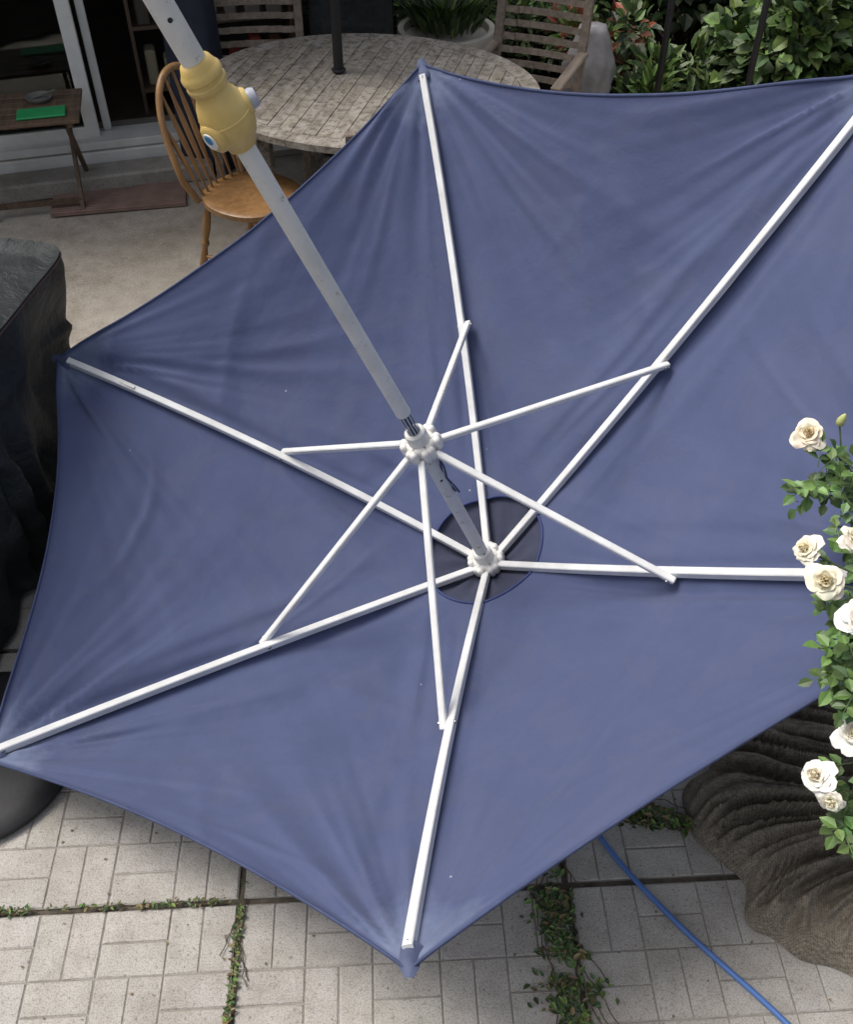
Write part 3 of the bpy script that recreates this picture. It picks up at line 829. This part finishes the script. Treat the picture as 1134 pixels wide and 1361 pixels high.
# ------------------------------------------------------------ folding tray table
brown=wood('brown_wood',(.20,.13,.08),(.09,.055,.035),(8,1,8),5,.6)
mb=MB()
for i in range(6):
    q=rnd.uniform(.8,1.2);mb.ti=(q,q,q);mb.box((0,-.175+i*.07,.5),(.64,.064,.018),None,.003)
mb.ti=(.8,.8,.8)
for sx in(-1,1):
    mb.box((sx*.27,0,.48),(.03,.40,.022),None,.003)
    mb.beam((sx*.25,-.17,.47),(sx*.25,.19,0),.022,.03,bev=.003)
    mb.beam((sx*.225,.17,.47),(sx*.225,-.19,0),.022,.03,bev=.003)
mb.beam((-.24,-.15,.06),(.24,-.15,.06),.02,.025);mb.beam((-.24,.15,.06),(.24,.15,.06),.02,.025)
tt=mb.finish('folding_side_table',[brown]);tt.location=(-2.11,5.02,0);tt.rotation_euler=(0,0,R(12))
mb=MB();mb.box((0,0,.006),(.24,.12,.012),None,.004);o=mb.finish('green_notebook',[simple('green_cover',(.03,.38,.12),(.02,.32,.10),8,.5,0)]);o.location=(-1.96,4.95,.511);o.rotation_euler=(0,0,R(14))
mb=MB();mb.revolve((0,0,0),(0,0,1),[(0,.04),(.004,.06),(.02,.07),(.02,.064),(.006,.05),(.006,0)],20);mb.tube([(-.03,0,.01),(.08,.04,.035)],.006,6)
o=mb.finish('ashtray',[simple('grey_ceramic',(.2,.2,.18),(.12,.12,.1),10,.5,.1)],True,angle=40);o.location=(-2.02,5.13,.51)

# ------------------------------------------------------------ door mat
mb=MB()
mm_=simple('terracotta_rubber',(.30,.195,.155),(.20,.13,.105),9,.85,.4,60)
for i in range(19): mb.box((0,-.2+i*.0222,.010),(.72,.013,.022),None,.004)
mb.box((0,0,.003),(.72,.42,.006))
o=mb.finish('door_mat',[mm_]);o.location=(-1.70,5.10,.006);o.rotation_euler=(0,0,R(10))

# ------------------------------------------------------------ house with sliding door
house=empty('house')
ang=R(15);HM=Matrix.Translation((-1.87,5.45,0))@Matrix.Rotation(ang,4,'Z')
stucco=simple('stucco_wall',(.42,.38,.33),(.34,.31,.27),6,.9,.5,60)
frame=simple('white_aluminium',(.80,.80,.77),(.66,.66,.63),8,.4,.05)
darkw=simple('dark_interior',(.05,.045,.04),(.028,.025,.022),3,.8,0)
flr=simple('interior_floor',(.10,.07,.05),(.05,.035,.025),4,.6,0)
glass,nt,b=nodes_mat('door_glass')
gl=nt.nodes.new('ShaderNodeBsdfGlossy');gl.inputs['Roughness'].default_value=.03
tr=nt.nodes.new('ShaderNodeBsdfTransparent');tr.inputs[0].default_value=(.85,.9,.88,1)
fz=nt.nodes.new('ShaderNodeFresnel');fz.inputs[0].default_value=1.6
ms=nt.nodes.new('ShaderNodeMixShader');nt.links.new(fz.outputs[0],ms.inputs[0]);nt.links.new(tr.outputs[0],ms.inputs[1]);nt.links.new(gl.outputs[0],ms.inputs[2])
nt.links.new(ms.outputs[0],nt.nodes['Material Output'].inputs[0])
mb=MB()
mb.box((-3.6,.1,1.25),(3.2,.2,2.5));mb.box((1.55,.1,1.25),(.24,.2,2.5))
mb.box((-.285,.1,2.33),(3.43,.2,.34))
mb.box((1.58,2.4,1.25),(.18,4.4,2.5))
mb.finish('walls',[stucco],False,house,HM)
mb=MB();mb.box((-.285,.05,.075),(3.43,.40,.149),None,.004);mb.finish('threshold',[conc2],False,house,HM)
mb=MB();mb.box((-1.8,2.4,2.56),(7.2,5.2,.1));mb.box((-1.8,-.35,2.53),(7.2,.5,.12));mb.finish('roof',[stucco],False,house,HM)
mb=MB();mb.box((-2.0,2.6,.10),(6.9,4.7,.04));mb.finish('floor',[flr],False,house,HM)
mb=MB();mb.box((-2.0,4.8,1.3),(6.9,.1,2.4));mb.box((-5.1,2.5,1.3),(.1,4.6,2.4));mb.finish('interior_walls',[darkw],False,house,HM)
mb=MB()
mb.box((-.285,-.05,.170),(3.40,.15,.045),None,.004);mb.box((-.285,.07,.165),(3.40,.05,.03),None,.004)
mb.box((-.285,-.152,.095),(3.40,.02,.11),None,.004)
mb.box((-.285,.03,2.13),(3.40,.13,.05),None,.004)
for x_ in(-1.96,-.02):
    mb.box((x_,-.02,1.14),(.075,.045,1.91),None,.004)
mb.box((-.99,-.02,.215),(1.90,.04,.06),None,.004)
mb.box((.06,.055,1.14),(.045,.04,1.91),None,.004);mb.box((1.40,.03,1.14),(.05,.10,1.91),None,.004)
mb.finish('sliding_door_frame',[frame],False,house,HM)
mb=MB();mb.box((-.99,-.02,1.16),(1.86,.006,1.84));mb.finish('door_glass',[glass],False,house,HM)
mb=MB()
cols=[(.5,.18,.05),(.08,.15,.35),(.35,.3,.25),(.12,.1,.08),(.4,.06,.04),(.5,.45,.3)]
for x_ in(-1.6,.75):
    mb.ti=(.15,.10,.07)
    for z_ in(.25,.6,.95,1.25): mb.box((x_,.55,z_),(.9,.35,.02))
    for s_ in(-1,1): mb.box((x_+s_*.46,.55,.7),(.02,.35,1.16))
    for z_ in(.26,.61,.96):
        for i in range(7):
            mb.ti=tuple(.8*c for c in rnd.choice(cols));h_=rnd.uniform(.08,.22)
            mb.box((x_-.38+i*.125,.48+rnd.uniform(-.05,.05),z_+h_/2+.001),(rnd.uniform(.06,.11),.12,h_),None,.01)
itm,nt,b=nodes_mat('shelf_items');at=nt.nodes.new('ShaderNodeAttribute');at.attribute_name='tint';nt.links.new(at.outputs[0],b.inputs['Base Color'])
mb.finish('shelves',[itm],False,house,HM)
mb=MB();mb.box((-.9,-.26,.05),(3.0,.18,.099),None,.012);o=mb.finish('door_step',[conc2]);o.matrix_world=HM

def draped(name,c,sx,sy,h,mat):
    mb=MB();NU,NV=90,24;vs=[]
    for i in range(NV+1):
        f=i/NV
        for j in range(NU):
            a=2*math.pi*j/NU
            if f<.25: g=f/.25;x_,y_=rr(a,sx*g+.001,sy*g+.001,4);z=h
            else:
                g=(f-.25)/.75;x_,y_=rr(a,sx*(1+.1*g),sy*(1+.1*g),4);z=h*(1-g)+.005
                pl=1+.07*math.sin(a*11+2*math.sin(a*3))*g;x_*=pl;y_*=pl
            vs.append((c[0]+x_,c[1]+y_,z))
    mb.add(vs,[(i*NU+j,i*NU+(j+1)%NU,(i+1)*NU+(j+1)%NU,(i+1)*NU+j) for i in range(NV) for j in range(NU)])
    return mb.finish(name,[mat],True)
draped('covered_chair',(-.42,5.78,0),.22,.2,1.05,cov)
draped('covered_chair',(-1.25,5.46,0),.13,.12,1.1,navy_d)

# ------------------------------------------------------------ garden behind
terr=simple('cream_ceramic',(.55,.52,.44),(.42,.39,.33),6,.6,.2)
plant=empty('potted_succulent')
mb=MB();mb.revolve((.12,6.25,0),(0,0,1),[(0,.17),(.02,.18),(.30,.25),(.40,.28),(.46,.30),(.49,.295),(.49,.26),(.45,.25),(.45,0)],40)
mb.finish('pot',[terr],True,plant,angle=40)
mb=MB()
for i in range(360):
    a=rnd.uniform(0,6.28);r_=rnd.uniform(0,.2);p=V((.12+r_*math.cos(a),6.25+r_*math.sin(a),.48))
    d=V((math.cos(a)*.5,math.sin(a)*.5,rnd.uniform(.7,1.4)));l=rnd.uniform(.12,.22);mb.ti=lt(.5,1.4);mb.mi=rnd.choice((0,0,1))
    mb.leaf(p,d,V((0,0,1)),l,l*.16)
mb.finish('leaves',[lf_dark,lf_mid],False,plant)
bush('garden_shrub',(-.15,6.7,.35),(.55,.3,.35),2600,.07,[lf_dark,lf_mid],[3,1],26)
bush('garden_shrub',(.75,6.9,.35),(.5,.35,.4),2600,.08,[lf_dark,lf_mid],[3,1],26)
bush('red_leaf_shrub',(1.12,6.25,.38),(.30,.2,.30),700,.10,[lf_red,lf_mid,lf_dark],[2,3,2],16)
bush('garden_shrub',(1.50,6.0,.20),(.45,.25,.20),1500,.12,[lf_mid,lf_dark],[3,1],22,wid=.35)
bush('ivy',(2.35,6.0,.45),(.6,.35,.42),3600,.11,[lf_mid,lf_dark],[2,2],40,wid=.8)
bush('ivy',(1.75,7.2,.5),(.9,.4,.5),3800,.10,[lf_dark,lf_mid],[3,1],40,wid=.7)
bush('ivy',(3.2,6.4,.6),(.6,.6,.6),2600,.10,[lf_dark,lf_mid],[2,2],30,wid=.8)
mb=MB()
fm=wood('dark_fence_wood',(.05,.042,.035),(.022,.018,.015),(8,8,1),4,.85)
for i in range(56): 
    q=rnd.uniform(.8,1.2);mb.ti=(q,q,q);mb.box((-1+i*.15,8.0+rnd.uniform(-.004,.004),.9),(.142,.02,1.8),None,.003)
for z_ in(.3,1.5): mb.box((3.1,8.035,z_),(8.4,.04,.08))
mb.finish('wooden_fence',[fm])
mb=MB()
for x_,y_ in ((1.33,5.7),(1.78,5.5),(2.95,5.4)): mb.tube([(x_,y_,0),(x_,y_,1.6)],.019,10)
mb.tube([(1.33,5.7,1.5),(1.78,5.5,1.5),(2.95,5.4,1.5)],.012,8)
mb.finish('metal_trellis',[blk],True)
mb=MB();vs=[];NU,NV=48,20
for i in range(NV+1):
    f=i/NV
    for j in range(NU):
        a=2*math.pi*j/NU;r_=.15*math.sin(math.pi*min(.98,.12+f*.80))**.5*(1+.18*fbm(math.cos(a)*2,math.sin(a)*2,f*4))
        vs.append((.95+r_*math.cos(a),5.9+r_*.7*math.sin(a),.001+.62*f))
mb.add(vs,[(i*NU+j,i*NU+(j+1)%NU,(i+1)*NU+(j+1)%NU,(i+1)*NU+j) for i in range(NV) for j in range(NU)]+[tuple(NV*NU+j for j in range(NU))])
mb.finish('plastic_sack',[simple('grey_plastic_sack',(.40,.38,.38),(.25,.23,.23),8,.45,.6,30)],True)
